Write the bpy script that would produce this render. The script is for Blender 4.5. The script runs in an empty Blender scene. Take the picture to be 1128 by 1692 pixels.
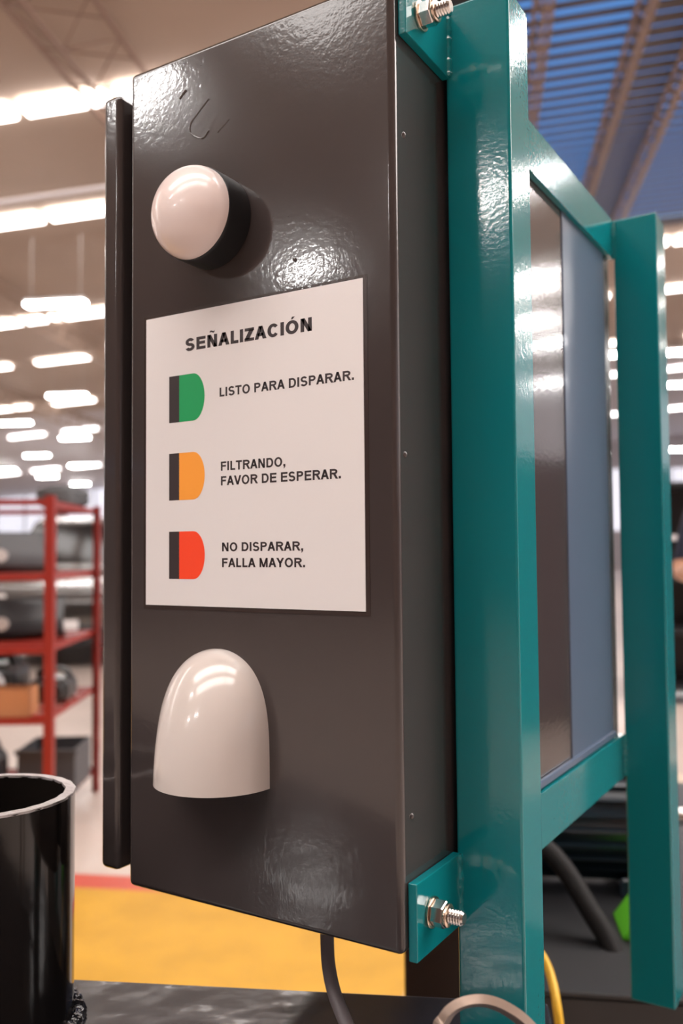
import bpy, bmesh, math, random
from mathutils import Vector, Matrix
random.seed(7)
PI = math.pi
# ------------------------------------------------------------------ camera
ZC = 1.2                                   # lens height above the hall floor
CAM = Vector((0.2482, -0.4713, ZC))
R = [[0.8528610494826783, 0.5220712021553754, -0.008348062969684574],
     [-0.031196268746126982, 0.034989857562123965, -0.9989006470536005],
     [-0.5212051641068266, 0.852183882590972, 0.04612816016873515]]
cd = bpy.data.cameras.new('camera')
cam = bpy.data.objects.new('camera', cd)
bpy.context.scene.collection.objects.link(cam)
m = Matrix.Identity(4)
for i in range(3):
    m[i][0] = R[0][i]; m[i][1] = -R[1][i]; m[i][2] = -R[2][i]; m[i][3] = CAM[i]
cam.matrix_world = m
cd.sensor_fit = 'VERTICAL'; cd.sensor_height = 36.0; cd.lens = 36 * 1457.58 / 1692
cd.clip_start = 0.02; cd.clip_end = 300
cd.dof.use_dof = True; cd.dof.focus_distance = 0.57; cd.dof.aperture_fstop = 5.6
bpy.context.scene.camera = cam
# ------------------------------------------------------------------ world, exposure
w = bpy.data.worlds.new('sky'); bpy.context.scene.world = w; w.use_nodes = True
bg = w.node_tree.nodes['Background']
bg.inputs[0].default_value = (0.22, 0.42, 0.74, 1); bg.inputs[1].default_value = 1.1
vs = bpy.context.scene.view_settings
vs.view_transform = 'Standard'; vs.look = 'None'; vs.exposure = 0.0; vs.gamma = 1.0
vs.use_curve_mapping = False
STRIP = 9.0       # radiance of the roof light strips and the added fill rows
LAMP = 90.0       # radiance of the hanging lamps
# hall axes: local x = across the hall, local y = along the hall, origin under the lens
YAW = math.radians(8.5)
fw = Vector((-0.5217, 0.8531, 0)).normalized(); rt = Vector((fw.y, -fw.x, 0))
AX = fw * math.cos(YAW) + rt * math.sin(YAW); LT = Vector((AX.y, -AX.x, 0))
HROT = math.atan2(LT.y, LT.x)
HO = Vector((CAM.x, CAM.y, 0))
def H(lat, dep, z=0.0):
    return HO + LT * lat + AX * dep + Vector((0, 0, z))
SL = 0.07
def roof(lat): return ZC + 7.0 + SL * lat

# ------------------------------------------------------------------ materials
MATS = {}
def mat(name, col, rough=0.5, metal=0.0, coat=0.0, bump=None, emit=None, var=None, spec=0.5):
    if name in MATS: return MATS[name]
    M = bpy.data.materials.new(name); M.use_nodes = True
    nt = M.node_tree; b = nt.nodes['Principled BSDF']
    b.inputs['Base Color'].default_value = (*col, 1)
    b.inputs['Roughness'].default_value = rough
    b.inputs['Metallic'].default_value = metal
    b.inputs['Coat Weight'].default_value = coat
    b.inputs['Coat Roughness'].default_value = 0.03
    b.inputs['Specular IOR Level'].default_value = spec
    tc = nt.nodes.new('ShaderNodeTexCoord')
    if bump:
        last = None
        for sc, st, dist, det in bump:
            n = nt.nodes.new('ShaderNodeTexNoise'); n.inputs['Scale'].default_value = sc
            n.inputs['Detail'].default_value = det
            nt.links.new(tc.outputs['Object'], n.inputs['Vector'])
            bp = nt.nodes.new('ShaderNodeBump'); bp.inputs['Strength'].default_value = st
            bp.inputs['Distance'].default_value = dist
            nt.links.new(n.outputs['Fac'], bp.inputs['Height'])
            if last: nt.links.new(last.outputs[0], bp.inputs['Normal'])
            last = bp
        nt.links.new(last.outputs[0], b.inputs['Normal'])
        if coat: nt.links.new(last.outputs[0], b.inputs['Coat Normal'])
    if var:
        sc, c2 = var
        n = nt.nodes.new('ShaderNodeTexNoise'); n.inputs['Scale'].default_value = sc; n.inputs['Detail'].default_value = 4
        nt.links.new(tc.outputs['Object'], n.inputs['Vector'])
        r = nt.nodes.new('ShaderNodeValToRGB'); r.color_ramp.elements[0].position = 0.35; r.color_ramp.elements[1].position = 0.65
        r.color_ramp.elements[0].color = (*col, 1); r.color_ramp.elements[1].color = (*c2, 1)
        nt.links.new(n.outputs['Fac'], r.inputs['Fac']); nt.links.new(r.outputs['Color'], b.inputs['Base Color'])
    if emit:
        b.inputs['Emission Color'].default_value = (*emit[0], 1); b.inputs['Emission Strength'].default_value = emit[1]
    MATS[name] = M
    return M
PEEL = [(330, 0.10, 0.0005, 1.5)]
cab_m = mat('cabinet paint', (0.048, 0.038, 0.037), 0.14, 0, 0.35, PEEL)
back_m = mat('rear panel blue grey', (0.085, 0.115, 0.175), 0.28, 0, 0.2, PEEL)
seal_m = mat('black rubber seal', (0.008, 0.008, 0.008), 0.6)
teal_m = mat('teal enamel', (0.003, 0.162, 0.180), 0.13, 0, 0.2, [(300, 0.13, 0.0005, 1.5)])
zinc_m = mat('zinc', (0.62, 0.60, 0.58), 0.18, 1.0)
zinc2_m = mat('yellow zinc', (0.62, 0.47, 0.36), 0.24, 1.0)
dome_m = mat('white dome plastic', (0.80, 0.68, 0.65), 0.22, 0, 0.3)
dome_m.node_tree.nodes['Principled BSDF'].inputs['Subsurface Weight'].default_value = 0.0
black_m = mat('black plastic', (0.010, 0.010, 0.011), 0.35)
hood_m = mat('ivory gloss plastic', (0.62, 0.55, 0.51), 0.16, 0, 0.4, [(30, 0.05, 0.001, 1.0)])
white_m = mat('printed white sheet', (0.76, 0.725, 0.72), 0.32, 0, 0.12, [(180, 0.15, 0.0006, 2.0)])
film_m = mat('dark laminate film', (0.035, 0.022, 0.020), 0.25, 0, 0.2, PEEL)
ink_m = mat('black ink', (0.030, 0.020, 0.022), 0.45)
green_m = mat('green ink', (0.008, 0.33, 0.10), 0.4)
amber_m = mat('amber ink', (0.95, 0.36, 0.045), 0.4)
red_m = mat('red ink', (0.95, 0.065, 0.018), 0.4)
table_m = mat('dark glossy bench paint', (0.022, 0.022, 0.028), 0.15, 0, 0.2, [(18, 0.18, 0.008, 1.5), (90, 0.10, 0.001, 1.0)])
pipe_m = mat('black pipe paint', (0.009, 0.007, 0.006), 0.12, 0, 0.0, [(25, 0.15, 0.001, 2.0)])
cut_m = mat('cut steel edge', (0.55, 0.52, 0.52), 0.35, 0.8, 0, [(260, 0.9, 0.002, 3.0)])
weld_m = mat('glossy painted weld', (0.02, 0.02, 0.024), 0.1, 0, 0.5, [(120, 0.8, 0.003, 2.0)])
cable_m = mat('grey cable sheath', (0.13, 0.11, 0.115), 0.5)
hose_m = mat('black hose rubber', (0.006, 0.005, 0.005), 0.7, spec=0.25)
rustred_m = mat('rack red paint', (0.25, 0.014, 0.008), 0.45)
steel_m = mat('bent steel bar', (0.36, 0.27, 0.22), 0.35, 0.7, 0, [(90, 0.2, 0.001, 2.0)])
yellow_m = mat('yellow floor paint', (0.47, 0.25, 0.024), 0.6, 0, 0, None, None, (6, (0.41, 0.215, 0.020)))
redline_m = mat('red floor line', (0.42, 0.07, 0.045), 0.5)
floor_m = mat('polished concrete', (0.50, 0.41, 0.36), 0.32, 0, 0, [(3, 0.1, 0.004, 3.0)], None, (1.2, (0.42, 0.345, 0.30)))
deck_m = mat('beige roof deck', (0.55, 0.43, 0.345), 0.7, 0, 0, None, None, (0.25, (0.49, 0.38, 0.305)))
deckw_m = mat('haze-pale roof deck', (0.80, 0.76, 0.78), 0.7)  # far deck's paleness is distance haze put into its colour; one pipe shares it
wall_m = mat('pale grey cladding', (0.62, 0.58, 0.60), 0.7)
wallb_m = mat('brown stained cladding', (0.60, 0.36, 0.28), 0.7)
truss_m = mat('brown primed steel', (0.36, 0.25, 0.20), 0.6)
slat_m = mat('brown purlin steel', (0.11, 0.078, 0.065), 0.6)
strip_m = mat('strip and fill diffuser', (0.9, 0.9, 0.9), 0.5, 0, 0, None, ((1.0, 0.95, 0.92), STRIP))
lamp_m = mat('lamp tube glow', (0.9, 0.9, 0.9), 0.5, 0, 0, None, ((1.0, 0.97, 0.95), LAMP))
lampb_m = mat('lamp housing white', (0.7, 0.7, 0.7), 0.5)
dark_m = mat('dark machine paint', (0.016, 0.016, 0.018), 0.4)
dgrey_m = mat('dark grey machine top', (0.016, 0.016, 0.018), 0.45)
brownp_m = mat('dark brown gloss panel', (0.020, 0.011, 0.008), 0.25)
motor_m = mat('blue black motor paint', (0.012, 0.022, 0.032), 0.25)
lime_m = mat('bright green sheet', (0.10, 0.45, 0.02), 0.5)
ycable_m = mat('yellow cable', (0.75, 0.42, 0.02), 0.5)
card_m = mat('cardboard', (0.42, 0.17, 0.07), 0.8)
plasticg_m = mat('grey plastic crate', (0.06, 0.06, 0.065), 0.5)
blackp_m = mat('black auto part', (0.015, 0.014, 0.014), 0.3)
silver_m = mat('silver car paint', (0.10, 0.094, 0.092), 0.2, 0.2, 0.3)
carblk_m = mat('dark car plastic', (0.018, 0.018, 0.02), 0.35)
glass_m = mat('dark car glass', (0.006, 0.006, 0.008), 0.08, spec=0.2)
lens_m = mat('clear lamp lens', (0.75, 0.72, 0.7), 0.08, 0.3)
tyre_m = mat('tyre rubber', (0.015, 0.015, 0.015), 0.8)
skin_m = mat('skin', (0.50, 0.27, 0.18), 0.5)
navy_m = mat('navy cotton', (0.008, 0.014, 0.035), 0.8)
hair_m = mat('dark hair', (0.02, 0.012, 0.008), 0.6)
shoe_m = mat('brown work boot', (0.14, 0.06, 0.03), 0.6)
tan_m = mat('tan board', (0.42, 0.33, 0.25), 0.6)
bluep_m = mat('bright blue paint', (0.01, 0.16, 0.33), 0.4)
glz = bpy.data.materials.new('blue translucent roof sheet'); glz.use_nodes = True
nt = glz.node_tree; nt.nodes.clear()
o_ = nt.nodes.new('ShaderNodeOutputMaterial'); t_ = nt.nodes.new('ShaderNodeBsdfTransparent'); g_ = nt.nodes.new('ShaderNodeBsdfTranslucent'); mx = nt.nodes.new('ShaderNodeMixShader')
t_.inputs[0].default_value = (0.75, 0.85, 0.95, 1); g_.inputs[0].default_value = (0.5, 0.65, 0.85, 1); mx.inputs[0].default_value = 0.3
nt.links.new(t_.outputs[0], mx.inputs[1]); nt.links.new(g_.outputs[0], mx.inputs[2]); nt.links.new(mx.outputs[0], o_.inputs[0])

# ------------------------------------------------------------------ helpers
COL = bpy.context.scene.collection
def link(name, me, parent=None, loc=None, rotz=None):
    o = bpy.data.objects.new(name, me); COL.objects.link(o)
    if parent: o.parent = parent
    if loc is not None: o.location = loc
    if rotz is not None: o.rotation_euler = (0, 0, rotz)
    return o
def obj(name, bm, m, parent=None, loc=None, rotz=None, smooth=False, sharp=None):
    bmesh.ops.recalc_face_normals(bm, faces=bm.faces)
    me = bpy.data.meshes.new(name)
    bm.to_mesh(me); bm.free()
    for x in (m if isinstance(m, (list, tuple)) else [m]): me.materials.append(x)
    if smooth:
        for p in me.polygons: p.use_smooth = True
        me.set_sharp_from_angle(angle=math.radians(sharp or 35))
    o = link(name, me, parent, loc, rotz)
    if smooth and len(me.polygons) < 400:      # keep the big flat faces truly flat beside their rounded edges
        md = o.modifiers.new('face_weighted_normals', 'WEIGHTED_NORMAL'); md.mode = 'FACE_AREA'; md.weight = 100; md.keep_sharp = True; md.thresh = 0.0001
    return o
def tag(o, label, cat, group=None):
    o['label'] = label; o['category'] = cat
    if group: o['group'] = group
    return o
def thing(name, label, cat, loc=(0, 0, 0), rotz=0, group=None):
    return tag(link(name, None, None, loc, rotz), label, cat, group)
def struct(o):
    o['kind'] = 'structure'; return o
def box(bm, x0, x1, y0, y1, z0, z1, bev=0, seg=2, mi=0):
    b = bmesh.new()
    bmesh.ops.create_cube(b, size=1)
    for v in b.verts:
        v.co = Vector((x0 + (v.co.x + .5) * (x1 - x0), y0 + (v.co.y + .5) * (y1 - y0), z0 + (v.co.z + .5) * (z1 - z0)))
    if bev: bmesh.ops.bevel(b, geom=b.edges[:], offset=bev, segments=seg, profile=0.5, affect='EDGES')
    merge(bm, b, mi=mi)
    return bm
def merge(bm, b, M=None, mi=None):
    if mi is not None:
        for f in b.faces: f.material_index = mi
    me = bpy.data.meshes.new('tmp'); b.to_mesh(me); b.free()
    if M is not None: me.transform(M)
    bm.from_mesh(me); bpy.data.meshes.remove(me)
def nb(): return bmesh.new()
def B(*a, **k): return box(nb(), *a, **k)
def ring_rings(bm, rings, cap0=True, cap1=True, closed=False):
    vr = [[bm.verts.new(p) for p in r] for r in rings]
    n = len(vr[0])
    for a, b in zip(vr, vr[1:]):
        for i in range(n): bm.faces.new((a[i], a[(i + 1) % n], b[(i + 1) % n], b[i]))
    if closed:
        a, b = vr[-1], vr[0]
        for i in range(n): bm.faces.new((a[i], a[(i + 1) % n], b[(i + 1) % n], b[i]))
    else:
        if cap0: bm.faces.new(vr[0][::-1])
        if cap1: bm.faces.new(vr[-1])
    return bm
def lathe(prof, n=48, axis='Z', c=(0, 0, 0), cap0=True, cap1=True, bm=None):
    """prof: list of (radius, height)"""
    bm = bm or nb(); c = Vector(c); rings = []
    for r, h in prof:
        ring = []
        for i in range(n):
            a = 2 * PI * i / n
            p = {'Z': (r * math.cos(a), r * math.sin(a), h), 'Y': (r * math.cos(a), h, r * math.sin(a)), 'X': (h, r * math.cos(a), r * math.sin(a))}[axis]
            ring.append(c + Vector(p))
        rings.append(ring)
    return ring_rings(bm, rings, cap0, cap1)
def tube(pts, r, n=12, bm=None, sect=None):
    bm = bm or nb(); pts = [Vector(p) for p in pts]; rings = []
    up = None
    for i, p in enumerate(pts):
        t = (pts[min(i + 1, len(pts) - 1)] - pts[max(i - 1, 0)]).normalized()
        if up is None: up = t.orthogonal().normalized()
        up = (up - t * up.dot(t)).normalized(); s = t.cross(up)
        rr = r[i] if isinstance(r, (list, tuple)) else r
        if sect: rings.append([p + s * a + up * b for a, b in sect])
        else: rings.append([p + (s * math.cos(2 * PI * k / n) + up * math.sin(2 * PI * k / n)) * rr for k in range(n)])
    return ring_rings(bm, rings)
def spline(cps, n=10):
    cps = [Vector(c) for c in cps]; P = [cps[0] * 2 - cps[1]] + cps + [cps[-1] * 2 - cps[-2]]; out = []
    for i in range(1, len(P) - 2):
        for k in range(n):
            t = k / n; a, b, c, d = P[i - 1:i + 3]
            out.append(0.5 * ((2 * b) + (c - a) * t + (2 * a - 5 * b + 4 * c - d) * t * t + (3 * b - a - 3 * c + d) * t ** 3))
    return out + [cps[-1]]
def copy_tree(o, parent=None):
    c = o.copy(); COL.objects.link(c); c.parent = parent
    for ch in list(o.children): copy_tree(ch, c)
    return c

# ================================================================== SETTING
HL, HR, HF, HB = -40.0, 24.0, -28.0, 64.0
def hobj(name, bm, m, parent=None):
    o = obj(name, bm, m, parent)
    if not parent: o.location = HO; o.rotation_euler = (0, 0, HROT)
    return o
fl = struct(hobj('floor', B(HL, HR, HF, HB, -0.2, 0), floor_m))
fy = hobj('yellow_floor_marking', B(-9, -0.205, 0.4, 3.06, 0.0, 0.003), yellow_m, fl)
fr = hobj('red_floor_line', B(-9, -0.205, 3.06, 3.19, 0.0, 0.003), redline_m, fl)
def sheared(x0, x1, y0, y1, z0, z1, bm=None):
    b = nb(); box(b, x0, x1, y0, y1, z0, z1)
    for v in b.verts: v.co.z += ZC + 7.0 + SL * v.co.x
    if bm is None: return b
    merge(bm, b); return bm
ce = struct(hobj('ceiling', sheared(HL, -0.45, HF, 34, 0, 0.2), deck_m))
hobj('roof_deck', sheared(-0.45, HR, HF, 9.2, 0, 0.2), deck_m, ce)
hobj('roof_deck', sheared(-0.45, HR, 20.5, 34, 0, 0.2), deck_m, ce)
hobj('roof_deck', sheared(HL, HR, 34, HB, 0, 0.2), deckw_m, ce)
hobj('roof_deck', sheared(9.0, HR, 9.2, 20.5, 0, 0.2), deck_m, ce)
hobj('skylight_sheet', sheared(-0.45, 9.0, 9.2, 20.5, 0.30, 0.31), glz, ce)
me0 = None
SP = 0.305
for bay, (a, b, wd) in enumerate(((-0.45, 2.30, 0.150), (2.30, 3.15, 0.25), (3.15, 9.0, 0.19))):
    me = None
    k = 0
    y = 9.3
    while y < 20.5:
        if me is None:
            bm = nb(); box(bm, 0, 1, 0, wd, -0.012, 0)
            for v in bm.verts: v.co.x *= (b - a); v.co.z += SL * v.co.x
            o = obj('purlin', bm, slat_m, ce); me = o.data
        else:
            o = link('purlin', me, ce)
        o.location = (a, y, ZC + 7.0 + SL * a + 0.03)
        y += SP; k += 1
# light strips: glowing panels in rows under the deck, plus added unseen fill rows
rows = [(11.75, HL + 2, -0.6, .38), (15.4, HL + 2, -0.6, .40), (21.4, HL + 2, HR - 1, .42), (25.6, HL + 2, HR - 1, .34), (31.8, HL + 2, HR - 1, .28), (38, HL + 2, HR - 1, .22), (50, HL + 2, HR - 1, .3),
        (-1.3, -7, 2, 1.75), (-4.3, -7, 2, 1.75), (1.0, 2.6, HR - 1, 2.5), (3.6, 2.6, HR - 1, 2.5), (6.2, 2.6, HR - 1, 2.5), (4.0, HL + 2, -9, .6)]  # wide rows: unseen fill panels added to brighten the sign and posts
pm = {}
for dep, l0, l1, wd in rows:
    near = 5 < dep < 20
    x = l1
    while x > l0:
        L = 1.45 if (near and x > -13) else 2.6
        gap = 0.16 if dep < 24 else 0.9
        key = (L, gap, wd)
        if key not in pm:
            bm = nb(); box(bm, 0.0, L - gap, 0, wd, -0.06, 0, 0.02, 1)
            for v in bm.verts: v.co.z += SL * v.co.x
            o = obj('strip_and_fill_panel', bm, strip_m, ce); pm[key] = o.data
        else:
            o = link('strip_and_fill_panel', pm[key], ce)
        o.location = (x - L, dep - wd / 2, roof(x - L) - 0.04)
        x -= L
def wall(name, *a, m=wall_m):
    return struct(hobj(name, B(*a), m))
wall('wall_left', HL - 0.2, HL, HF, HB, 0, 5.2)
wall('wall_right', HR, HR + 0.2, HF, HB, 0, 9.9)
wall('wall_back', HL, HR, HB, HB + 0.2, 0, 9.9)
WN = 1
wf_m = mat('window frame grey', (0.35, 0.35, 0.37), 0.5)
wg_m = mat('daylight window sheet', (0.7, 0.7, 0.7), 0.5, 0, 0, None, ((0.88, 0.88, 1.0), 0.85))
wg2_m = mat('dim daylight window sheet', (0.7, 0.7, 0.7), 0.5, 0, 0, None, ((0.88, 0.88, 1.0), 0.5))
for k in range(8):          # clerestory windows on the far wall, daylight behind them
    x = -39 + k * 8
    o = struct(hobj('window_%d' % WN, B(x, x + 7, HB - 0.06, HB - 0.02, 2.6, 6.6 + 0.05 * k), wg_m)); WN += 1
    for q in (0, 2.3, 4.6, 6.9): hobj('mullion', B(x + q, x + q + 0.1, HB - 0.14, HB - 0.06, 2.6, 6.6 + 0.05 * k), wf_m, o)
for k in range(9):
    y = HF + 2 + k * 10
    o = struct(hobj('window_%d' % WN, B(HR - 0.06, HR - 0.02, y, y + 9, 3.3, 8.4), wg2_m)); WN += 1
    for q in (0, 2.95, 5.9, 8.9): hobj('mullion', B(HR - 0.14, HR - 0.06, y + q, y + q + 0.1, 3.3, 8.4), wf_m, o)
wall('wall_front', HL, HR, HF - 0.2, HF, 0, 9.9, m=wallb_m)

# roof trusses running along the hall
def truss(lat, y0, y1, h, label, wid=0.22, m=truss_m):
    t = thing('roof_truss', label, 'truss', H(lat, 0, roof(lat) - 0.12), HROT, 'steel lattice trusses under the roof')
    for s in (-1, 1):
        obj('chord', B(s * wid / 2 - 0.03, s * wid / 2 + 0.03, y0, y1, -0.06, 0), m, t)
    obj('bottom_chord', B(-0.025, 0.025, y0, y1, -h - 0.05, -h), m, t)
    bm = nb(); y = y0 + 0.2; k = 0; st = 0.45
    while y < y1 - st:
        s = -1 if k % 2 else 1
        tube([(s * wid / 2, y, -0.05), (0, y + st, -h)], 0.014, 6, bm)
        tube([(-s * wid / 2, y, -0.05), (0, y + st, -h)], 0.014, 6, bm)
        tube([(0, y + st, -h), (s * wid / 2, y + 2 * st, -0.05)], 0.014, 6, bm)
        tube([(-wid / 2, y, -0.06), (wid / 2, y + st, -0.06)], 0.014, 6, bm)
        y += 2 * st; k += 1
    o = obj('web_lattice', bm, m, t); o['kind'] = 'stuff'
    return t
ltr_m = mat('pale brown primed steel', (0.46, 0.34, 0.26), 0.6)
truss(0.98, 8, 34, 0.14, 'brown lattice truss beside the teal post top, leftmost over the blue roof slats')
truss(2.30, 8, 34, 0.14, 'brown lattice truss crossing the middle of the blue roof slats')
truss(3.15, 8, 34, 0.14, 'brown lattice truss at the right edge of the blue roof slats')
truss(-4.85, 2, 60, 0.40, 'dim lattice truss passing behind the first light strip left of the cabinet', 1.1, truss_m)
truss(-10.6, 2, 60, 0.55, 'dim lattice truss crossing the second light strip at the left edge', 0.35, ltr_m)
truss(-16, 2, 60, 0.55, 'farthest left lattice truss among the distant lamps', 0.35, ltr_m)
# cross pipes under the roof
def pipe_h(lat0, lat1, dep, z0, r, label, m=truss_m):
    o = obj('ceiling_pipe', tube([H(lat0, dep, z0 + SL * lat0), H(lat1, dep, z0 + SL * lat1)], r, 10), m, smooth=True)
    return tag(o, label, 'pipe')
pipe_h(-38, -0.7, 12.9, ZC + 6.15, 0.045, 'thin pale pipe crossing under the ceiling between the two widest light strips', deckw_m)
pipe_h(-0.7, 14, 10.6, ZC + 6.72, 0.05, 'dark pipe crossing in front of the blue roof slats at the top', mat('dark pipe paint', (0.03, 0.03, 0.03), 0.5))

# hanging lamps
def lamp():
    t = thing('hanging_lamp', 'x', 'lamp', (0, 0, 0), HROT, 'glowing tube lamps hung under the roof')
    obj('housing', B(-0.62, 0.62, -0.13, 0.13, 0.03, 0.10, 0.02, 1), lampb_m, t)
    obj('tube_light', B(-0.6, 0.6, -0.11, 0.11, -0.02, 0.03, 0.02, 1), lamp_m, t)
    for s in (-0.5, 0.5): obj('hanger_wire', tube([(s, 0, 0.1), (s, 0, 1.35)], 0.005, 5), lampb_m, t)
    return t
lp = lamp(); first = True
vis = [(-7.93, 15.87, 'biggest hanging lamp at left, just above the third light strip'),
       (-12.2, 25.2, 'hanging lamp left of the cabinet, on the row of the fifth light strip'),
       (-16.6, 30.1, 'hanging lamp at the left edge below the fifth light strip'),
       (-16.3, 34.4, 'hanging lamp close left of the cabinet door below the light strips'),
       (-21.0, 40.2, 'hanging lamp at left, upper one of the far pair over the rack'),
       (-21.1, 45.2, 'hanging lamp near the cabinet door, upper of the two small ones there'),
       (-26.0, 51.1, 'small hanging lamp at left, lower one over the rack top'),
       (-26.2, 46.5, 'small hanging lamp cut by the left edge over the rack'),
       (-26.6, 57.0, 'lowest small hanging lamp close to the cabinet door'),
       (4.97, 22.5, 'hanging lamp right of the second teal post, highest there'),
       (9.7, 44.5, 'small hanging lamp right of the second teal post, lowest there'),
       (5.65, 27.0, 'hanging lamp right of the second teal post, below the highest one'),
       (3.6, 22.5, 'hanging lamp seen in the slit between cabinet and second teal post')]
off = [(-12.07, -7.33), (-8.23, -2.78), (-8.2, -7.54), (5.28, 6.33), (7.58, 8.79), (10.4, 12.0), (12.4, 14.23),
       (13.3, 16.15), (16.6, 19.9), (-14, 2), (14, 7), (18, 12), (-22, 6), (-30, 0)]
for i, (la, de, lb) in enumerate(vis + [(a, b, 'hanging tube lamp elsewhere in the hall, outside the picture') for a, b in off]):
    o = lp if i == 0 else copy_tree(lp)
    o.location = H(la, de, ZC + 4.85); o['label'] = lb
    if 13 <= i < 16: o.scale = (1.0, (1.5, 0.7, 1.4)[i - 13], 1)
    elif i > 15: o.scale = (0.9, 0.32, 1)

# ================================================================== BENCH, PIPE
BR = math.atan2(0.42, 0.907)
bo = Vector((0, 0, 0))
bench = thing('machine_bench', 'dark glossy painted steel bench under the black pipe and teal post', 'bench', (0, 0, 0), BR)
ZT = ZC - 0.335
obj('bench_top', B(-1.7, 0.10, -0.355, 0.155, ZT - 0.03, ZT, 0.004, 2), table_m, bench, smooth=True)
obj('bench_body', B(-1.64, 0.06, -0.32, 0.12, 0.06, ZT - 0.03, 0.004, 1), dark_m, bench)
for sx in (-1.6, 0.0):
    for sy in (-0.29, 0.07): obj('foot', B(sx, sx + 0.06, sy, sy + 0.05, 0, 0.06), dark_m, bench)
pc = Vector((-0.3064, -0.056, 0))
pt = thing('steel_pipe', 'open black steel pipe stub standing welded on the glossy dark bench', 'pipe', (pc.x, pc.y, ZT))
ph = 0.163; ro = 0.0605; ri = 0.0535
obj('pipe_wall', lathe([(ri, 0.0), (ri, ph - 0.0004), (ro, ph - 0.0004), (ro, 0.0)], 96, cap0=False, cap1=False), pipe_m, pt, smooth=True)
bm = nb(); n = 140
rings = []
for i in range(n):
    a = 2 * PI * i / n; j = 0.0003 * math.sin(a * 23) + random.uniform(-.0002, .0002)
    c, s = math.cos(a), math.sin(a)
    rings.append([Vector((c * (ri - 0.0002 + j), s * (ri - 0.0002 + j), ph - 0.001)), Vector((c * (ri + j), s * (ri + j), ph + 0.0006)),
                  Vector((c * (ro + j), s * (ro + j), ph + 0.0004)), Vector((c * (ro + 0.0004 + j), s * (ro + 0.0004 + j), ph - 0.0012))])
ring_rings(bm, rings, closed=True)
o = obj('cut_rim', bm, cut_m, pt, smooth=True); o['label'] = 'bare silver cut rim'
bm = nb(); rings = []
for i in range(120):
    a = 2 * PI * i / 120; rr = 0.0065 + 0.0012 * math.sin(i * 1.9)
    rings.append([Vector((math.cos(a) * (ro + 0.002 + rr * math.cos(b)), math.sin(a) * (ro + 0.002 + rr * math.cos(b)), max(0.0002, 0.001 + rr * math.sin(b)))) for b in [k * PI / 4 for k in range(8)]])
ring_rings(bm, rings, closed=True)
obj('weld_bead', bm, weld_m, pt, smooth=True)
# bent bar loop in front of the teal post
ld = tube(spline([(0, 0, 0), (0, 0, .08), (.0025, 0, .0925), (.010, 0, .0995), (.022, 0, .1015), (.034, 0, .0975), (.046, 0, .088), (.058, 0, .07), (.07, 0, 0)], 8), 1, sect=[(-0.0022, -0.004), (0.0022, -0.004), (0.0022, 0.004), (-0.0022, 0.004)])
o = obj('steel_loop', ld, steel_m, loc=(0.0445, -0.0445, ZT), rotz=math.radians(32))
tag(o, 'bent bare steel bar loop standing in front of the first teal post', 'loop handle')

# ================================================================== CABINET
cab = thing('control_cabinet', 'dark grey glossy electrical cabinet bolted to the teal frame', 'cabinet', (-0.111, 0.25, ZC - 0.239))
def cw(name, bm, m, parent=None, **k):      # world-built part moved into the cabinet's frame
    off = cab.location
    for v in bm.verts: v.co -= off
    return obj(name, bm, m, parent or cab, **k)
Z = ZC
cw('body', B(-0.2235, 0, 0, 0.505, Z - 0.239, Z + 0.3608, 0.0045, 4), cab_m, smooth=True, sharp=50)
cw('door_seal', B(-0.2335, -0.2236, 0.012, 0.49, Z - 0.222, Z + 0.342, 0.002, 1), seal_m)
d = nb(); box(d, -0.2520, -0.2335, 0.0, 0.505, Z - 0.2310, Z + 0.3500, 0.0048, 4)
door = cw('door', d, cab_m, smooth=True, sharp=50)
rp = cw('rear_panel', B(0.0, 0.0010, 0.3345, 0.4790, Z - 0.236, Z + 0.330, 0.0004, 1), back_m); rp['label'] = 'blue grey rear plate'
cw('rear_sill', B(0.0, 0.0040, 0.115, 0.4790, Z - 0.1955, Z - 0.189, 0.0012, 2), back_m)
for y, z in ((0.0135, 0.262), (0.0105, 0.060), (0.0135, -0.160)):
    cw('rivet', lathe([(0.0022, 0), (0.0021, 0.0004), (0.0014, 0.0010), (0.0004, 0.0013)], 14, 'X', (0.0, y, Z + z)), cab_m, smooth=True)
# paint runs on the side
def drip(pts, r):
    cw('paint_run', tube(spline(pts, 6), r, 8), cab_m, smooth=True)
def onA(x, z): return (x, 0.0002, Z + z)
drip([onA(-0.1468, 0.3204), onA(-0.1563, 0.3133), onA(-0.1636, 0.3065), onA(-0.1625, 0.2991), onA(-0.1524, 0.2935), onA(-0.1469, 0.2977)], 0.0006)
drip([onA(-0.1389, 0.2941), onA(-0.1316, 0.2989), onA(-0.1284, 0.3010)], 0.0005)
drip([onA(-0.1673, 0.3329), onA(-0.1704, 0.3310), onA(-0.1739, 0.3280)], 0.0009)
for x, z, r in ((-0.1540, 0.3470, 0.0006), (-0.0743, 0.1923, 0.0016), (-0.0794, 0.2220, 0.0005), (-0.1037, 0.2400, 0.0005), (-0.1468, 0.3204, 0.0009), (-0.1469, 0.2977, 0.0008)):
    cw('paint_speck', lathe([(r, 0.0002), (r * .8, -r * .5), (r * .3, -r * .8)], 12, 'Y', onA(x, z)), cab_m, smooth=True)

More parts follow.
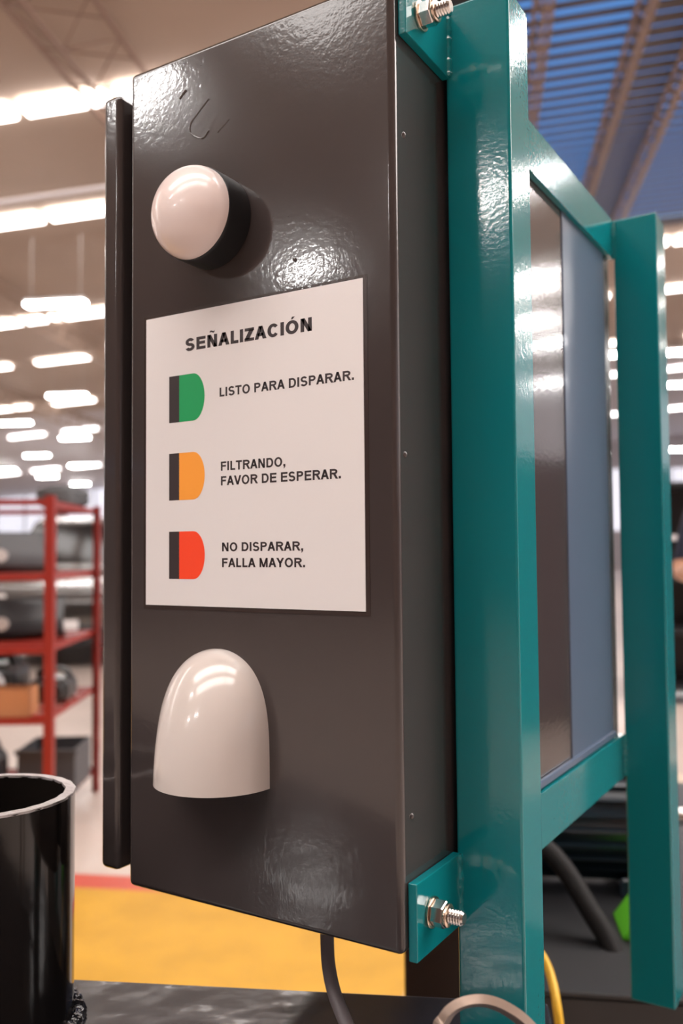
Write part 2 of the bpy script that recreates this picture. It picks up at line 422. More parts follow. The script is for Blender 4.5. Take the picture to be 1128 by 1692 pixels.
# signal lamp
sl = thing('signal_lamp', 'round milky white signal lamp with black collar on the cabinet side above the sign', 'signal lamp', (-0.142, 0, Z + 0.230))
obj('collar', lathe([(0.0315, 0.0), (0.0322, -0.0006), (0.0322, -0.0205), (0.0316, -0.0225), (0.0312, -0.0228)], 72, 'Y'), black_m, sl, smooth=True)
prof = [(0.0314, -0.0229)]
for k in range(1, 15):
    a = k / 15 * PI / 2
    prof.append((0.0314 * math.cos(a) ** 0.92, -0.0229 - 0.0215 * math.sin(a)))
prof.append((0.001, -0.0444))
obj('dome', lathe(prof, 72, 'Y'), dome_m, sl, smooth=True, sharp=60)

# hood
hd = thing('vent_hood', 'glossy ivory half-dome hood open at the bottom on the lower cabinet side', 'hood', (-0.1395, 0, Z - 0.153))
def hood_shell(s, z_off=0.0):
    rings = []; NZ = 30; NA = 40
    for k in range(NZ + 1):
        q = math.sin(k / NZ * PI / 2) * 0.9995
        z = 0.0885 * q
        wv = 0.0430 * max(0, 1 - q ** 4) ** 0.5
        dv = 0.0435 * max(0, 1 - q ** 1.6) ** 0.5
        rings.append([Vector((math.cos(PI * i / NA) * max(wv - s, 0.0002), -math.sin(PI * i / NA) * max(dv - s, 0.0002), (z * (1 - s / 0.0885)) + z_off)) for i in range(NA + 1)])
    return rings
bm = nb()
for s, flip in ((0.0, False), (0.0014, True)):
    vr = [[bm.verts.new(p) for p in r] for r in hood_shell(s)]
    for a, b in zip(vr, vr[1:]):
        for i in range(len(a) - 1):
            f = (a[i], a[i + 1], b[i + 1], b[i]); bm.faces.new(f[::-1] if flip else f)
    if s == 0.0: outer = vr
    else:
        for i in range(len(vr[0]) - 1): bm.faces.new((outer[0][i], vr[0][i], vr[0][i + 1], outer[0][i + 1]))
obj('hood_shell', bm, hood_m, hd, smooth=True, sharp=50)

# ------------------------------------------------------------------ sign and lettering
sg = thing('instruction_sign', 'white printed sign with green, amber and red lamp symbols on the dark cabinet', 'sign', (-0.1135, 0, Z - 0.0365))
so = sg.location
def sobj(name, bm, m, parent=None):
    for v in bm.verts: v.co -= so
    return obj(name, bm, m, parent or sg)
o = sobj('border', B(-0.2080, -0.0198, -0.0003, 0.0, Z - 0.0390, Z + 0.1733), film_m); o['label'] = 'dark border film'
sheet = sobj('sheet', B(-0.2055, -0.0228, -0.0007, -0.0003, Z - 0.0362, Z + 0.1712), white_m)
YP = -0.00078
def flat(name, polys, m, parent):
    bm = nb()
    for P in polys:
        vs_ = [bm.verts.new((x, YP, Z + z)) for x, z in P]
        bm.faces.new(vs_)
    for v in bm.verts: v.co -= so
    me = bpy.data.meshes.new(name)
    bm.normal_update()
    for f in bm.faces:
        if f.normal.y > 0: f.normal_flip()
    bm.to_mesh(me); bm.free(); me.materials.append(m)
    return link(name, me, parent)
def arc(cx, cy, rx, ry, a0, a1, tx, ty, n=18):
    out = []
    for k in range(n):
        q = []
        for a, s in ((k, 0), (k + 1, 0), (k + 1, 1), (k, 1)):
            an = math.radians(a0 + (a1 - a0) * a / n)
            q.append((cx + (rx - s * tx) * math.cos(an), cy + (ry - s * ty) * math.sin(an)))
        out.append(q)
    return out
def rc(x0, x1, y0, y1): return [(x0, y0), (x1, y0), (x1, y1), (x0, y1)]
def dg(xa, ya, xb, yb, w): return [(xa, ya), (xa + w, ya), (xb + w, yb), (xb, yb)]
ADV = {'S': 667, 'E': 667, 'Ñ': 722, 'A': 667, 'L': 556, 'I': 278, 'Z': 611, 'C': 722, 'Ó': 778, 'N': 722, 'T': 611, 'O': 778, 'P': 667, 'R': 722, 'D': 722, 'F': 611, 'V': 667, ',': 278, '.': 278, 'M': 833, 'Y': 667, ' ': 278}
def glyph(ch, t):
    W = ADV[ch] / 716; h = t * 0.86; s = 0.09; x0 = s; x1 = W - s * 0.6; out = []
    if ch in 'EFL':
        out.append(rc(x0, x0 + t, 0, 1))
        if ch != 'F': out.append(rc(x0 + t, x1, 0, h))
        if ch != 'L': out += [rc(x0 + t, x1, 1 - h, 1), rc(x0 + t, x1 - 0.05, .5 - h / 2 + .02, .5 + h / 2 + .02)]
    elif ch == 'I': out.append(rc(W / 2 - t / 2, W / 2 + t / 2, 0, 1))
    elif ch == 'T': out += [rc(0.03, W - .03, 1 - h, 1), rc(W / 2 - t / 2, W / 2 + t / 2, 0, 1 - h)]
    elif ch in 'NÑ':
        x1 = W - s
        out += [rc(x0, x0 + t, 0, 1), rc(x1 - t, x1, 0, 1), dg(x1 - t * 1.12, 0, x0, 1, t * 1.12)]
        if ch == 'Ñ':
            pts = [(-.20, 1.09), (-.20, 1.15), (-.09, 1.2), (.0, 1.16), (.09, 1.12), (.17, 1.14), (.20, 1.21)]
            for a, b in zip(pts, pts[1:]): out.append([(W / 2 + a[0], a[1]), (W / 2 + b[0], b[1]), (W / 2 + b[0], b[1] + .13), (W / 2 + a[0], a[1] + .13)])
    elif ch == 'Z': out += [rc(0.05, W - .04, 0, h), rc(0.07, W - .05, 1 - h, 1), dg(.05, h * .6, W - .05 - t * 1.35, 1 - h * .6, t * 1.35)]
    elif ch == 'A': w = t * 1.08; out += [dg(0, 0, W / 2 - w / 2, 1, w), dg(W - w, 0, W / 2 - w / 2, 1, w), rc(W * .25, W * .75, .23, .23 + h)]
    elif ch == 'V': w = t * 1.08; out += [dg(W / 2 - w / 2, 0, 0, 1, w), dg(W / 2 - w / 2, 0, W - w, 1, w)]
    elif ch == 'Y': w = t * 1.15; out += [rc(W / 2 - t / 2, W / 2 + t / 2, 0, .45), dg(W / 2 - w / 2, .42, 0, 1, w), dg(W / 2 - w / 2, .42, W - w, 1, w)]
    elif ch == 'M':
        x1 = W - s; w = t * .95
        out += [rc(x0, x0 + t * .95, 0, 1), rc(x1 - t * .95, x1, 0, 1), dg(W / 2 - w / 2, 0, x0 + .01, 1, w), dg(W / 2 - w / 2, 0, x1 - w - .01, 1, w)]
    elif ch == 'D':
        x1 = W - s * .7; c = W * .5
        out += [rc(x0, x0 + t, 0, 1), rc(x0 + t, c, 0, h), rc(x0 + t, c, 1 - h, 1)] + arc(c, .5, x1 - c, .5, -90, 90, t, h)
    elif ch in 'PR':
        b = .42 if ch == 'P' else .44; c = W * .55; r = (1 - b) / 2; x1 = W - s * .7
        out += [rc(x0, x0 + t, 0, 1), rc(x0 + t, c, b, b + h), rc(x0 + t, c, 1 - h, 1)] + arc(c, 1 - r, x1 - c, r, -90, 90, t, h)
        if ch == 'R': out.append(dg(W - t * 1.2 + .01, 0, W * .46, b + .02, t * 1.2))
    elif ch in 'OÓ':
        out += arc(W / 2, .5, W / 2 - .06, .515, 0, 360, t, h, 36)
        if ch == 'Ó': out.append([(W / 2 - .08, 1.08), (W / 2 + .04, 1.08), (W / 2 + .22, 1.27), (W / 2 - .0, 1.27)])
    elif ch == 'C': out += arc(W / 2 + .01, .5, W / 2 - .06, .515, 38, 322, t, h, 30)
    elif ch == 'S':
        r = (1.03 + h) / 4; rx = W / 2 - .06
        out += arc(W / 2, 1.015 - r, rx * .94, r, 22, 180, t, h, 18) + arc(W / 2, 1.015 - r, rx * .94, r, 180, 275, t, h, 12)
        out += arc(W / 2, r - .015, rx, r, 95, 0, t, h, 12) + arc(W / 2, r - .015, rx, r, 0, -160, t, h, 18)
    elif ch in ',.':
        out.append(rc(W / 2 - t * .55, W / 2 + t * .55, 0, t * 1.1))
        if ch == ',': out.append([(W / 2 + t * .55, 0), (W / 2 - .02, 0), (W / 2 - t * .5, -.2), (W / 2 - t * .1, -.2)])
    return out, W
def text(name, s, x0, x1, zb, cap, t):
    tot = sum(ADV[c] for c in s) / 716 - .15
    kx = (x1 - x0) / tot; polys = []; x = x0 - .08 * kx
    for c in s:
        g, W = glyph(c, t)
        polys += [[(x + px * kx, zb + pz * cap) for px, pz in P] for P in g]
        x += W * kx
    return flat(name, polys, ink_m, sheet)
text('title_lettering', 'SEÑALIZACIÓN', -0.1678, -0.0606, 0.1432, 0.0089, .27)
text('lettering', 'LISTO PARA DISPARAR.', -0.1371, -0.0296, 0.1078, 0.0063, .225)
text('lettering', 'FILTRANDO,', -0.1361, -0.0822, 0.0567, 0.0063, .225)
text('lettering', 'FAVOR DE ESPERAR.', -0.1361, -0.0398, 0.0466, 0.0063, .225)
text('lettering', 'NO DISPARAR,', -0.1352, -0.0686, 0.0016, 0.0060, .225)
text('lettering', 'FALLA MAYOR.', -0.1352, -0.0672, -0.0091, 0.0061, .225)
for zt, m_, lb in ((0.1268, green_m, 'green'), (0.0714, amber_m, 'amber'), (0.0159, red_m, 'red')):
    zb = zt - 0.0334; xl = -0.1832; xm = -0.1737; xf = -0.1608; xr = -0.1504
    k = flat('symbol_base', [[(xl, zb), (xm, zb), (xm, zt), (xl, zt)]], ink_m, sheet)
    P = [(xm, zb), (xf, zb)] + [(xf + (xr - xf) * math.cos(math.radians(a)), (zt + zb) / 2 + (zt - zb) / 2 * math.sin(math.radians(a))) for a in range(-80, 81, 8)] + [(xf, zt), (xm, zt)]
    k = flat('symbol_dome', [P], m_, sheet); k['label'] = lb + ' half-round symbol'

# ================================================================== TEAL FRAME
fm = thing('mounting_frame', 'teal painted steel frame of posts and bars holding the cabinet', 'frame', (0.026, 0.09, ZT))
def fw_(name, bm, m, parent=None, **k):
    for v in bm.verts: v.co -= fm.location
    return obj(name, bm, m, parent or fm, **k)
fw_('post', B(0.0035, 0.0492, 0.070, 0.1075, ZT, Z + 0.3735, 0.0020, 3), teal_m, smooth=True, sharp=50)
fw_('post', B(0.0060, 0.0517, 0.503, 0.545, Z - 0.4755, Z + 0.3640, 0.0020, 3), teal_m, smooth=True, sharp=50)
fw_('crossbar', B(0.0004, 0.0062, 0.1075, 0.503, Z + 0.3195, Z + 0.3628, 0.0006, 2), teal_m, smooth=True, sharp=50)
fw_('crossbar', B(0.0004, 0.0062, 0.1075, 0.503, Z - 0.2415, Z - 0.1968, 0.0006, 2), teal_m, smooth=True, sharp=50)
for za, zb, zc in ((Z - 0.2435, Z - 0.1975, Z - 0.2200), (Z + 0.3228, Z + 0.3690, Z + 0.3430)):
    fw_('mounting_tab', B(0.0004, 0.0062, 0.0062, 0.071, za, zb, 0.0007, 2), teal_m, smooth=True, sharp=50)
    bt = fw_('bolt', nb(), zinc_m)
    me = bt.data
    # threaded shank
    bm = nb(); prof = []; x = 0.0062
    while x < 0.0262:
        prof += [(0.0047, x), (0.0038, x + 0.0009)]; x += 0.0018
    prof += [(0.0042, 0.0268), (0.0034, 0.0278)]
    lathe(prof, 28, 'X', (0, 0.0262, zc), bm=bm)
    for v in bm.verts: v.co -= fm.location
    bm.to_mesh(me); bm.free()
    for p in me.polygons: p.use_smooth = True
    me.set_sharp_from_angle(angle=math.radians(20))
    fw_('washer', lathe([(0.0042, 0.0063), (0.0092, 0.0063), (0.0094, 0.0068), (0.0093, 0.0078), (0.0090, 0.0080), (0.0042, 0.0080)], 48, 'X', (0, 0.0262, zc)), zinc2_m, bt, smooth=True)
    # hex nut
    bm = nb(); rings = []
    for hx, rr in ((0.0081, 0.0076), (0.0087, 0.0080), (0.0152, 0.0080), (0.0160, 0.0073)):
        rings.append([Vector((hx, 0.0262 + rr * math.cos(k * PI / 3 + 0.3), zc + rr * math.sin(k * PI / 3 + 0.3))) for k in range(6)])
    ring_rings(bm, rings)
    fw_('nut', bm, zinc_m, bt)
    fw_('lock_nut', lathe([(0.0045, 0.0160), (0.0068, 0.0161), (0.0071, 0.0168), (0.0069, 0.0180), (0.0060, 0.0186), (0.0040, 0.0186)], 32, 'X', (0, 0.0262, zc)), zinc2_m, bt, smooth=True)
    # weld blob where the tab meets the post
    bm = nb(); rings = []
    zz = za + 0.001
    pts = []
    while zz < zb: pts.append((0.0058 + random.uniform(-.0003, .0003), 0.0695, zz)); zz += 0.0016
    tube(pts, [0.0024 + random.uniform(-.0005, .0005) for _ in pts], 8, bm)
    fw_('weld_bead', bm, teal_m, smooth=True)
for za, zb in ((Z + 0.3195, Z + 0.3628), (Z - 0.2415, Z - 0.1968)):
    zz = za + 0.001; pts = []
    while zz < zb: pts.append((0.0064 + random.uniform(-.0003, .0003), 0.5025, zz)); zz += 0.0016
    fw_('weld_bead', tube(pts, [0.0026 + random.uniform(-.0005, .0005) for _ in pts], 8), teal_m, smooth=True)

# power cable under the cabinet
o = obj('power_cable', tube(spline([(-0.0860, 0.05, Z - 0.2385), (-0.0852, 0.05, Z - 0.262), (-0.0835, 0.049, Z - 0.281), (-0.0765, 0.045, Z - 0.2966), (-0.0610, 0.035, Z - 0.3085), (-0.035, 0.014, Z - 0.320), (0.0, -0.018, Z - 0.3280), (0.05, -0.07, Z - 0.3300)], 10), 0.0048, 16), cable_m, smooth=True)
tag(o, 'grey cable hanging from the cabinet bottom and curving onto the bench', 'cable')

# ================================================================== MACHINE BEHIND THE POSTS
mb = thing('floor_machine', 'black machine housing standing behind the two teal posts', 'machine', H(0.025, 1.13, 0), HROT)
obj('housing', B(0.0, 0.95, 0.0, 1.0, 0.0, 0.66, 0.006, 1), dark_m, mb)
obj('top_plate', B(-0.01, 0.96, -0.01, 1.01, 0.66, 0.668, 0.002, 1), dgrey_m, mb)
for x in (0.1, 0.5): obj('side_panel', B(x, x + 0.36, -0.006, 0.0, 0.1, 0.58, 0.002, 1), dark_m, mb)
ub = thing('upright_housing', 'dark brown glossy upright box beside the yellow floor, under the lower teal tab', 'housing', H(-0.097, 1.16, 0), HROT)
obj('box_body', B(0, 0.10, 0, 0.30, 0, 0.84, 0.004, 2), brownp_m, ub)
obj('lid', B(-0.002, 0.102, -0.002, 0.302, 0.84, 0.85, 0.002, 1), dark_m, ub)
mt = thing('electric_motor', 'blue black finned electric motor lying on the machine top behind the posts', 'motor', H(0.155, 1.50, 0.668), HROT)
mr = 0.088
obj('motor_body', lathe([(0.03, -0.14), (0.075, -0.14), (mr, -0.115), (mr, 0.115), (0.075, 0.14), (0.03, 0.14)], 40, 'X', (0, 0, 0.105)), motor_m, mt, smooth=True, sharp=30)
for k in range(26):
    a = 2 * PI * k / 26
    b = nb(); box(b, -0.10, 0.10, mr - 0.004, mr + 0.010, -0.002, 0.002)
    b.transform(Matrix.Translation((0, 0, 0.105)) @ Matrix.Rotation(a, 4, 'X'))
    obj('cooling_fin', b, motor_m, mt)
obj('terminal_box', B(-0.05, 0.05, -0.05, 0.05, 0.195, 0.245, 0.008, 2), motor_m, mt, smooth=True)
for x in (-0.09, 0.06): obj('foot', B(x, x + 0.03, -0.08, 0.08, 0.0, 0.03, 0.003, 1), motor_m, mt)
obj('shaft', lathe([(0.015, 0.14), (0.015, 0.19)], 16, 'X', (0, 0, 0.105)), zinc_m, mt, smooth=True)
hp_ = [(0.02, 1.36, 0.80), (0.101, 1.33, 0.765), (0.150, 1.28, 0.705), (0.182, 1.23, 0.645), (0.20, 1.10, 0.52), (0.21, 1.05, 0.30), (0.26, 1.04, 0.05), (0.45, 0.98, 0.018)]
o = obj('black_hose', tube(spline([H(*p) for p in hp_], 10), 0.014, 16), hose_m, smooth=True)
tag(o, 'thick black hose sagging past the machine between the teal posts', 'hose')
o = obj('yellow_cable', tube(spline([H(0.05, 1.105, 0.74), H(0.078, 1.09, 0.711), H(0.088, 1.045, 0.66), H(0.10, 1.04, 0.5), H(0.11, 1.05, 0.2), H(0.18, 1.02, 0.008), H(0.35, 0.93, 0.008)], 10), 0.005, 12), ycable_m, smooth=True)
tag(o, 'thin yellow cable hanging down right behind the first teal post', 'cable')
# green cover with black clip
gc = thing('green_cover', 'bright green slanted cover standing left of the second teal post base', 'cover', H(0.203, 1.27, 0.668), HROT)
bm = nb()
pr = [(-0.0, -0.02), (0.0, 0.0), (0.045, 0.065), (0.16, 0.065), (0.16, 0.0), (0.10, -0.0)]
pr = [(-0.012, 0.0), (0.022, 0.045), (0.055, 0.045), (0.055, 0.0)]
ring_rings(bm, [[Vector((x, 0.0, z)) for x, z in pr], [Vector((x, 0.09, z)) for x, z in pr]])
bmesh.ops.bevel(bm, geom=bm.edges[:], offset=0.003, segments=2, affect='EDGES')
obj('shell', bm, lime_m, gc)
obj('clip', B(0.0, 0.03, -0.008, -0.0005, 0.012, 0.020, 0.002, 1), blackp_m, gc)

# ================================================================== RED RACK
ra = math.atan2(0.56, 0.828)
rk = thing('red_rack', 'red painted steel shelf rack holding car parts, left of the cabinet', 'rack', (-2.718, 2.037, 0), ra)
RW, RD = 1.3, 0.86
for x, y in ((0, 0), (0, RD), (-RW, 0), (-RW, RD)):
    bm = nb(); box(bm, x - 0.019, x + 0.019, y - 0.003, y + 0.003, 0, 1.45); s = 1 if y == 0 else -1; sx = -1 if x == 0 else 1
    box(bm, x + (-0.019 if sx > 0 else 0.013), x + (-0.013 if sx > 0 else 0.019), y, y + s * 0.038, 0, 1.45)
    obj('post', bm, rustred_m, rk)
for z in (0.12, 0.526, 0.816, 1.12, 1.435):
    for y in (0.0, RD): obj('rail', B(-RW + 0.019, -0.019, y - 0.004, y + 0.004, z - 0.026, z), rustred_m, rk)
    for x in (-0.016, -RW + 0.016): obj('side_rail', B(x - 0.004, x + 0.004, 0.004, RD - 0.004, z - 0.026, z), rustred_m, rk)
    if z < 1.4:
        for k in range(5): obj('shelf_slat', B(-RW + 0.02, -0.02, 0.05 + k * 0.17, 0.13 + k * 0.17, z - 0.012, z), rustred_m, rk)
def on_rack(x, y, z):
    v = Matrix.Rotation(ra, 3, 'Z') @ Vector((x, y, 0)); return (rk.location.x + v.x, rk.location.y + v.y, z)
def lump(name, label, cat, x, y, z, sx, sy, sz, m, seed, extra=True):
    t = thing(name, label, cat, on_rack(x, y, z), ra, 'black car parts on the rack')
    rnd = random.Random(seed)
    obj('casing', B(-sx / 2, sx / 2, -sy / 2, sy / 2, 0, sz * .7, min(sx, sy, sz) * .22, 3), m, t, smooth=True)
    obj('pulley', lathe([(sz * .10, -sy / 2 - .05), (sz * .3, -sy / 2 - .05), (sz * .33, -sy / 2 - .03), (sz * .28, -sy / 2), (sz * .1, -sy / 2)], 24, 'Y', (sx * .18, 0, sz * .36)), lens_m if rnd.random() < .4 else m, t, smooth=True)
    obj('duct', tube(spline([(-sx * .35, 0, sz * .66), (-sx * .3, -.02, sz * .9), (0, 0, sz * .97), (sx * .3, .03, sz * .85), (sx * .42, .03, sz * .4)], 6), sz * .1, 10), m, t, smooth=True)
    return t
lump('engine_part', 'black engine part on the middle rack shelf, above the cardboard box at left', 'car part', -0.40, 0.42, 0.526, 0.34, 0.3, 0.26, blackp_m, 1)
lump('engine_part', 'smaller black car part beside the red post, above the cardboard box', 'car part', -0.11, 0.48, 0.526, 0.18, 0.22, 0.15, blackp_m, 2)
lump('engine_part', 'black part on the rack shelf below the car, left of the red post', 'car part', -0.48, 0.45, 0.12, 0.30, 0.24, 0.26, plasticg_m, 4)
# cardboard box
cb = thing('cardboard_box', 'orange brown open cardboard tray on the rack shelf left of the red post', 'box', on_rack(-0.40, 0.16, 0.526), ra)
cb.location.y -= 0.0
for a in ((-0.31, 0.31, -0.125, -0.12, 0, 0.115), (-0.31, 0.31, 0.005, 0.01, 0, 0.115), (-0.31, -0.305, -0.12, 0.005, 0, 0.115), (0.305, 0.31, -0.12, 0.005, 0, 0.115)):
    obj('side', B(*a), card_m, cb)
obj('bottom', B(-0.305, 0.305, -0.12, 0.005, 0, 0.004), card_m, cb)
# crate on bottom
cr = thing('plastic_crate', 'dark grey crate on the bottom rack shelf behind the red post', 'crate', on_rack(-0.12, 0.55, 0.12), ra)
for a in ((-0.13, 0.13, -0.15, -0.145, 0, 0.19), (-0.13, 0.13, 0.145, 0.15, 0, 0.19), (-0.13, -0.125, -0.145, 0.145, 0, 0.19), (0.125, 0.13, -0.145, 0.145, 0, 0.19)):
    obj('side', B(*a), plasticg_m, cr)
obj('rim', B(-0.14, 0.14, -0.16, -0.15, 0.17, 0.19), plasticg_m, cr)
obj('bottom', B(-0.125, 0.125, -0.145, 0.145, 0, 0.006), plasticg_m, cr)
# bundle on top
bd = thing('hose_bundle', 'dark grey rolled bundle lying on the top right corner of the red rack', 'bundle', on_rack(-0.12, 0.66, 1.435), ra)
for k in range(5):
    a = k * 1.05
    obj('coil', tube([(0.10 * math.cos(t + a) * (1 - .1 * (k % 3)), 0.12 * math.sin(t + a), 0.029 + 0.010 * k + 0.008 * math.sin(2 * t)) for t in [i * 2 * PI / 28 for i in range(29)]], 0.027, 8), plasticg_m, bd, smooth=True)
# bumper covers on shelves
def bumper(label, x, y, z, m, sc=1.0):
    t = thing('bumper_cover', label, 'car bumper', on_rack(x, y, z), ra, 'bumper covers on the rack')
    rings = []
    for k in range(21):
        u = -1 + 2 * k / 20; cx = 0.56 * u * sc; cy = 0.20 * u * u
        rings.append([Vector((cx, cy + a, b)) for a, b in ((0, 0), (-0.05, 0.03), (-0.06, 0.10), (-0.03, 0.17), (0.0, 0.19), (0.01, 0.18), (-0.015, 0.165), (-0.045, 0.10), (-0.035, 0.035), (0.01, 0.01))])
    obj('skin', ring_rings(nb(), rings), m, t, smooth=True)
    obj('grille_slot', B(-0.22, 0.22, -0.068, -0.055, 0.06, 0.10, 0.008, 2), blackp_m, t)
    for s in (-1, 1): obj('fog_lamp', lathe([(0.03, -0.02), (0.028, 0.0), (0.02, 0.01)], 16, 'Y', (s * 0.34, -0.02, 0.08)), lens_m, t, smooth=True)
bumper('dark grey bumper cover on the third rack shelf from the top', -0.62, 0.30, 0.816, carblk_m)
bumper('mid grey bumper cover on the second rack shelf from the top', -0.66, 0.40, 1.12, plasticg_m, 0.95)

# ================================================================== CAR BEHIND THE RACK
def car(label, loc, rot, paint, grp=None):
    t = thing('car', label, 'car', loc, rot, grp)
    # body lofted along y (length 4.4), front at y=0 facing -y
    def sect(y, hw, zb, zs, zt, r=0.08):
        return [Vector((x, y, z)) for x, z in ((-hw + r, zb), (-hw, zb + .12), (-hw, zs - .12), (-hw + .06, zs), (-hw * .8, zt), (hw * .8, zt), (hw - .06, zs), (hw, zs - .12), (hw, zb + .12), (hw - r, zb))]
    ys = [(0.0, .72, .32, .62, .66), (0.08, .84, .26, .78, .82), (0.35, .89, .24, .90, .95), (1.15, .91, .24, 1.02, 1.07), (2.4, .91, .24, 1.04, 1.08), (3.9, .90, .24, 1.05, 1.09), (4.25, .86, .28, 1.0, 1.04), (4.38, .76, .36, .8, .84)]
    obj('body', ring_rings(nb(), [sect(*a) for a in ys]), paint, t, smooth=True, sharp=40)
    def cs(y, hw, z): return [Vector((x, y, zz)) for x, zz in ((-hw, z[0]), (-hw + z[2], z[1]), (hw - z[2], z[1]), (hw, z[0]))]
    cabin = [(0.95, .78, (1.0, 1.04, .02)), (1.75, .80, (1.05, 1.60, .16)), (2.1, .80, (1.05, 1.68, .17)), (3.5, .80, (1.05, 1.66, .17)), (3.95, .78, (1.05, 1.52, .15)), (4.22, .76, (1.02, 1.08, .03))]
    obj('cabin', ring_rings(nb(), [cs(*a) for a in cabin]), paint, t, smooth=True, sharp=30)
    def quad(name, pts, m):
        bm = nb(); P = [Vector(p) for p in pts]; n = (P[1] - P[0]).cross(P[2] - P[0]).normalized() * 0.012
        ring_rings(bm, [[p - n for p in P], [p + n for p in P]]); return obj(name, bm, m, t)
    quad('windscreen', [(-.68, 1.04, 1.09), (.68, 1.04, 1.09), (.60, 1.70, 1.57), (-.60, 1.70, 1.57)], glass_m)
    quad('rear_window', [(-.62, 4.185, 1.14), (.62, 4.185, 1.14), (.56, 3.99, 1.46), (-.56, 3.99, 1.46)], glass_m)
    for s in (-1, 1):
        quad('side_window', [(s * .775, 1.55, 1.12), (s * .775, 2.45, 1.12), (s * .665, 2.45, 1.56), (s * .665, 1.95, 1.56)], glass_m)
        quad('side_window', [(s * .775, 2.52, 1.12), (s * .775, 3.7, 1.12), (s * .665, 3.55, 1.54), (s * .665, 2.52, 1.56)], glass_m)
        obj('headlamp', B(s * .68 - .16, s * .68 + .16, 0.0, 0.22, .68, .80, 0.03, 2), lens_m, t)
        obj('mirror', B(s * .98 - .09, s * .98 + .09, 1.25, 1.38, 1.08, 1.22, 0.03, 2), paint, t)
        for y in (0.85, 3.5):
            wq = obj('wheel', lathe([(0.12, -.11), (.30, -.11), (.335, -.08), (.335, .08), (.30, .11), (.12, .11)], 32, 'X', (s * .82, y, .335)), tyre_m, t, smooth=True)
            obj('rim', lathe([(0.02, 0), (.19, 0), (.2, .01), (.2, .03)], 24, 'X', (s * .92 + (.0 if s > 0 else -.03), y, .335)), silver_m, wq, smooth=True)
    obj('grille', B(-.42, .42, -0.015, 0.03, .55, .68, .01, 1), blackp_m, t)
    obj('lower_bumper', B(-.80, .80, -0.03, 0.12, .24, .46, .03, 2), carblk_m, t, smooth=True)
    obj('number_plate', B(-.24, .24, -0.05, -0.03, .42, .52, .004, 1), white_m, t)
    return t
car('silver grey car with dark windscreen parked behind the red rack', H(-4.35, 8.75, 0), HROT + math.radians(14), silver_m)
car('dark car parked behind the silver car, partly beyond the left edge', H(-8.3, 13.5, 0), HROT + math.radians(-60), carblk_m)

# ================================================================== RIGHT EDGE: MACHINE RACK + PERSON
sh = thing('dark_shelving', 'dark shelving unit with pale shelf behind the second teal post at right', 'shelving', H(1.45, 7.2, 0), HROT)
for x in (0.0, 1.9):
    for y in (0.0, 0.55): obj('upright', B(x, x + 0.05, y, y + 0.05, 0, 1.75), carblk_m, sh)
for z in (0.1, 0.55, 0.95, 1.28, 1.7): obj('shelf', B(0.0, 1.95, 0.0, 0.6, z, z + 0.035), wall_m if z == 1.28 else carblk_m, sh)
obj('back_sheet', B(0.0, 1.95, 0.6, 0.61, 0.05, 1.74), dark_m, sh)
tb = thing('tan_board', 'pale tan board leaning upright right of the second teal post', 'board', H(0.555, 2.35, 0), HROT)
obj('panel', B(0, 0.03, 0, 0.5, 0.0, 0.55, 0.003, 1), tan_m, tb)

sc_ = thing('reflection_blocker', 'unseen added dark violet grey container at the right side, mirrored in the cabinet back', 'blocker', H(3.7, 2.2, 0), HROT)  # unseen block added to darken what the cabinet back reflects
vi_m = mat('violet grey paint', (0.040, 0.034, 0.055), 0.5)
obj('blocker_body', B(0, 2.2, 0, 12, 0.1, 1.85, 0.02, 1), vi_m, sc_)
for k in range(30): obj('corrugation', B(-0.03, 0.0, 0.1 + k * 0.39, 0.3 + k * 0.39, 0.2, 1.75), vi_m, sc_)
obj('base_rail', B(-0.02, 2.22, -0.02, 12.02, 0, 0.1), dark_m, sc_)

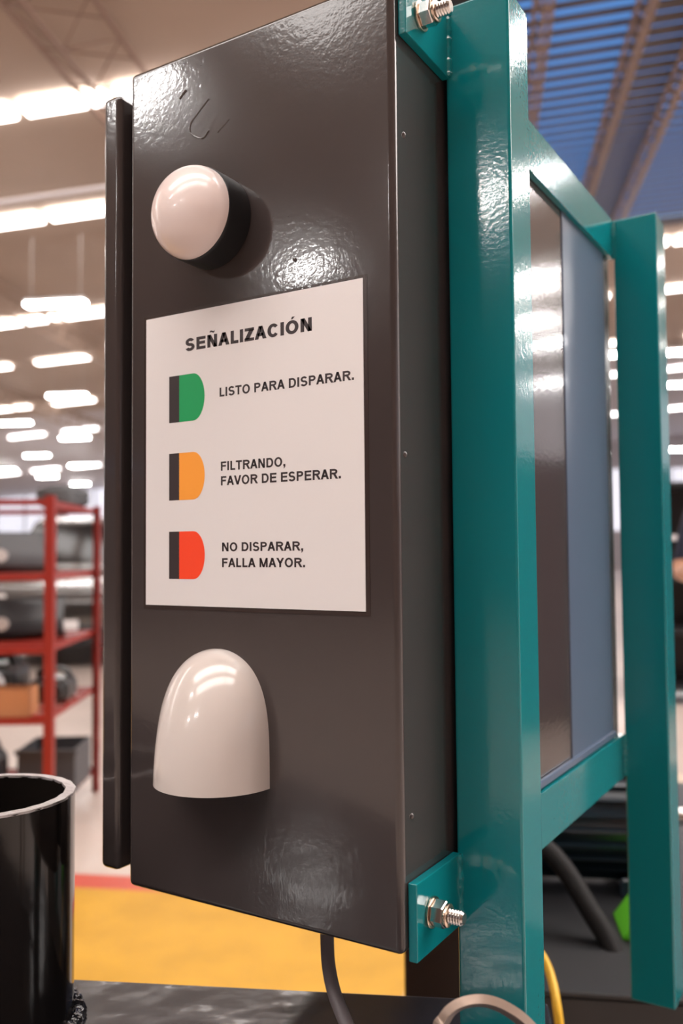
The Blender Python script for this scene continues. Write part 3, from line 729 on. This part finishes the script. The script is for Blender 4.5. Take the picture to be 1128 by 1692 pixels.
def person():
    t = thing('person', 'person in navy work clothes with bent forearm at the right edge', 'person', H(1.06, 3.72, 0), HROT + math.radians(15))
    J = {'pelvis': (0, 0, .95, .14, .11), 'waist': (0, .0, 1.08, .13, .10), 'chest': (0, .0, 1.28, .155, .11), 'neckb': (0, 0, 1.45, .065, .06), 'neck': (0, -.01, 1.52, .052, .05), 'head': (0, -.02, 1.62, .078, .092), 'crown': (0, -.01, 1.70, .065, .075)}
    E = [('pelvis', 'waist'), ('waist', 'chest'), ('chest', 'neckb'), ('neckb', 'neck'), ('neck', 'head'), ('head', 'crown')]
    for s, n in ((-1, 'l'), (1, 'r')):
        J['hip' + n] = (s * .09, 0, .88, .09, .095); J['knee' + n] = (s * .11, -.01, .48, .062, .065); J['ank' + n] = (s * .12, .02, .09, .042, .045); J['toe' + n] = (s * .14, -.12, .04, .04, .032)
        J['sh' + n] = (s * .18, 0, 1.40, .06, .06); J['el' + n] = (s * .25, .02, 1.10, .043, .043)
        J['wr' + n] = (s * .30 if s < 0 else s * .2, -.22, 1.13, .03, .028); J['pa' + n] = (s * .31 if s < 0 else s * .19, -.30, 1.13, .035, .02)
        E += [('pelvis', 'hip' + n), ('hip' + n, 'knee' + n), ('knee' + n, 'ank' + n), ('ank' + n, 'toe' + n), ('chest', 'sh' + n), ('sh' + n, 'el' + n), ('el' + n, 'wr' + n), ('wr' + n, 'pa' + n)]
        for f in range(5):
            dx = (f - 2) * .017; L = (.05, .075, .08, .075, .06)[f]
            a = 'f%d%s' % (f, n); p = J['pa' + n]
            J[a] = (p[0] + dx, p[1] - .03, p[2] - .002, .009, .009); J[a + 'b'] = (p[0] + dx * 1.15, p[1] - .03 - L * .5, p[2] - .012, .0085, .0085); J[a + 'c'] = (p[0] + dx * 1.2, p[1] - .03 - L * .85, p[2] - .035, .0075, .0075)
            E += [('pa' + n, a), (a, a + 'b'), (a + 'b', a + 'c')]
    keys = list(J); me = bpy.data.meshes.new('body')
    me.from_pydata([J[k][:3] for k in keys], [(keys.index(a), keys.index(b)) for a, b in E], [])
    o = link('body', me, t)
    md = o.modifiers.new('skin', 'SKIN'); md.use_smooth_shade = True
    for i, k in enumerate(keys):
        me.skin_vertices[0].data[i].radius = J[k][3:]
    me.skin_vertices[0].data[keys.index('pelvis')].use_root = True
    sub = o.modifiers.new('sub', 'SUBSURF'); sub.levels = 2; sub.render_levels = 2
    dg_ = bpy.context.evaluated_depsgraph_get(); m2 = bpy.data.meshes.new_from_object(o.evaluated_get(dg_))
    o.modifiers.clear(); o.data = m2; m2.materials.clear()
    for x in (skin_m, navy_m, shoe_m): m2.materials.append(x)
    for p in m2.polygons:
        c = p.center; p.use_smooth = True
        arm = abs(c.x) > .15 and c.z > .98 and (c.y < -.0 and c.z < 1.2 or False)
        p.material_index = 2 if c.z < .09 else (0 if (c.z > 1.47 or (arm and abs(c.x) > .14 and c.y < -.04) or (abs(c.x) > .2 and c.z < 1.16 and c.z > 1.0)) else 1)
    b = nb(); bmesh.ops.create_uvsphere(b, u_segments=20, v_segments=12, radius=.09)
    for v in b.verts: v.co = Vector((v.co.x * .98, v.co.y * 1.12 + .012, v.co.z * .95 + 1.675))
    bmesh.ops.delete(b, geom=[v for v in b.verts if v.co.z < 1.645 and v.co.y < .02], context='VERTS')
    obj('hair', b, hair_m, t, smooth=True)
    return t
person()
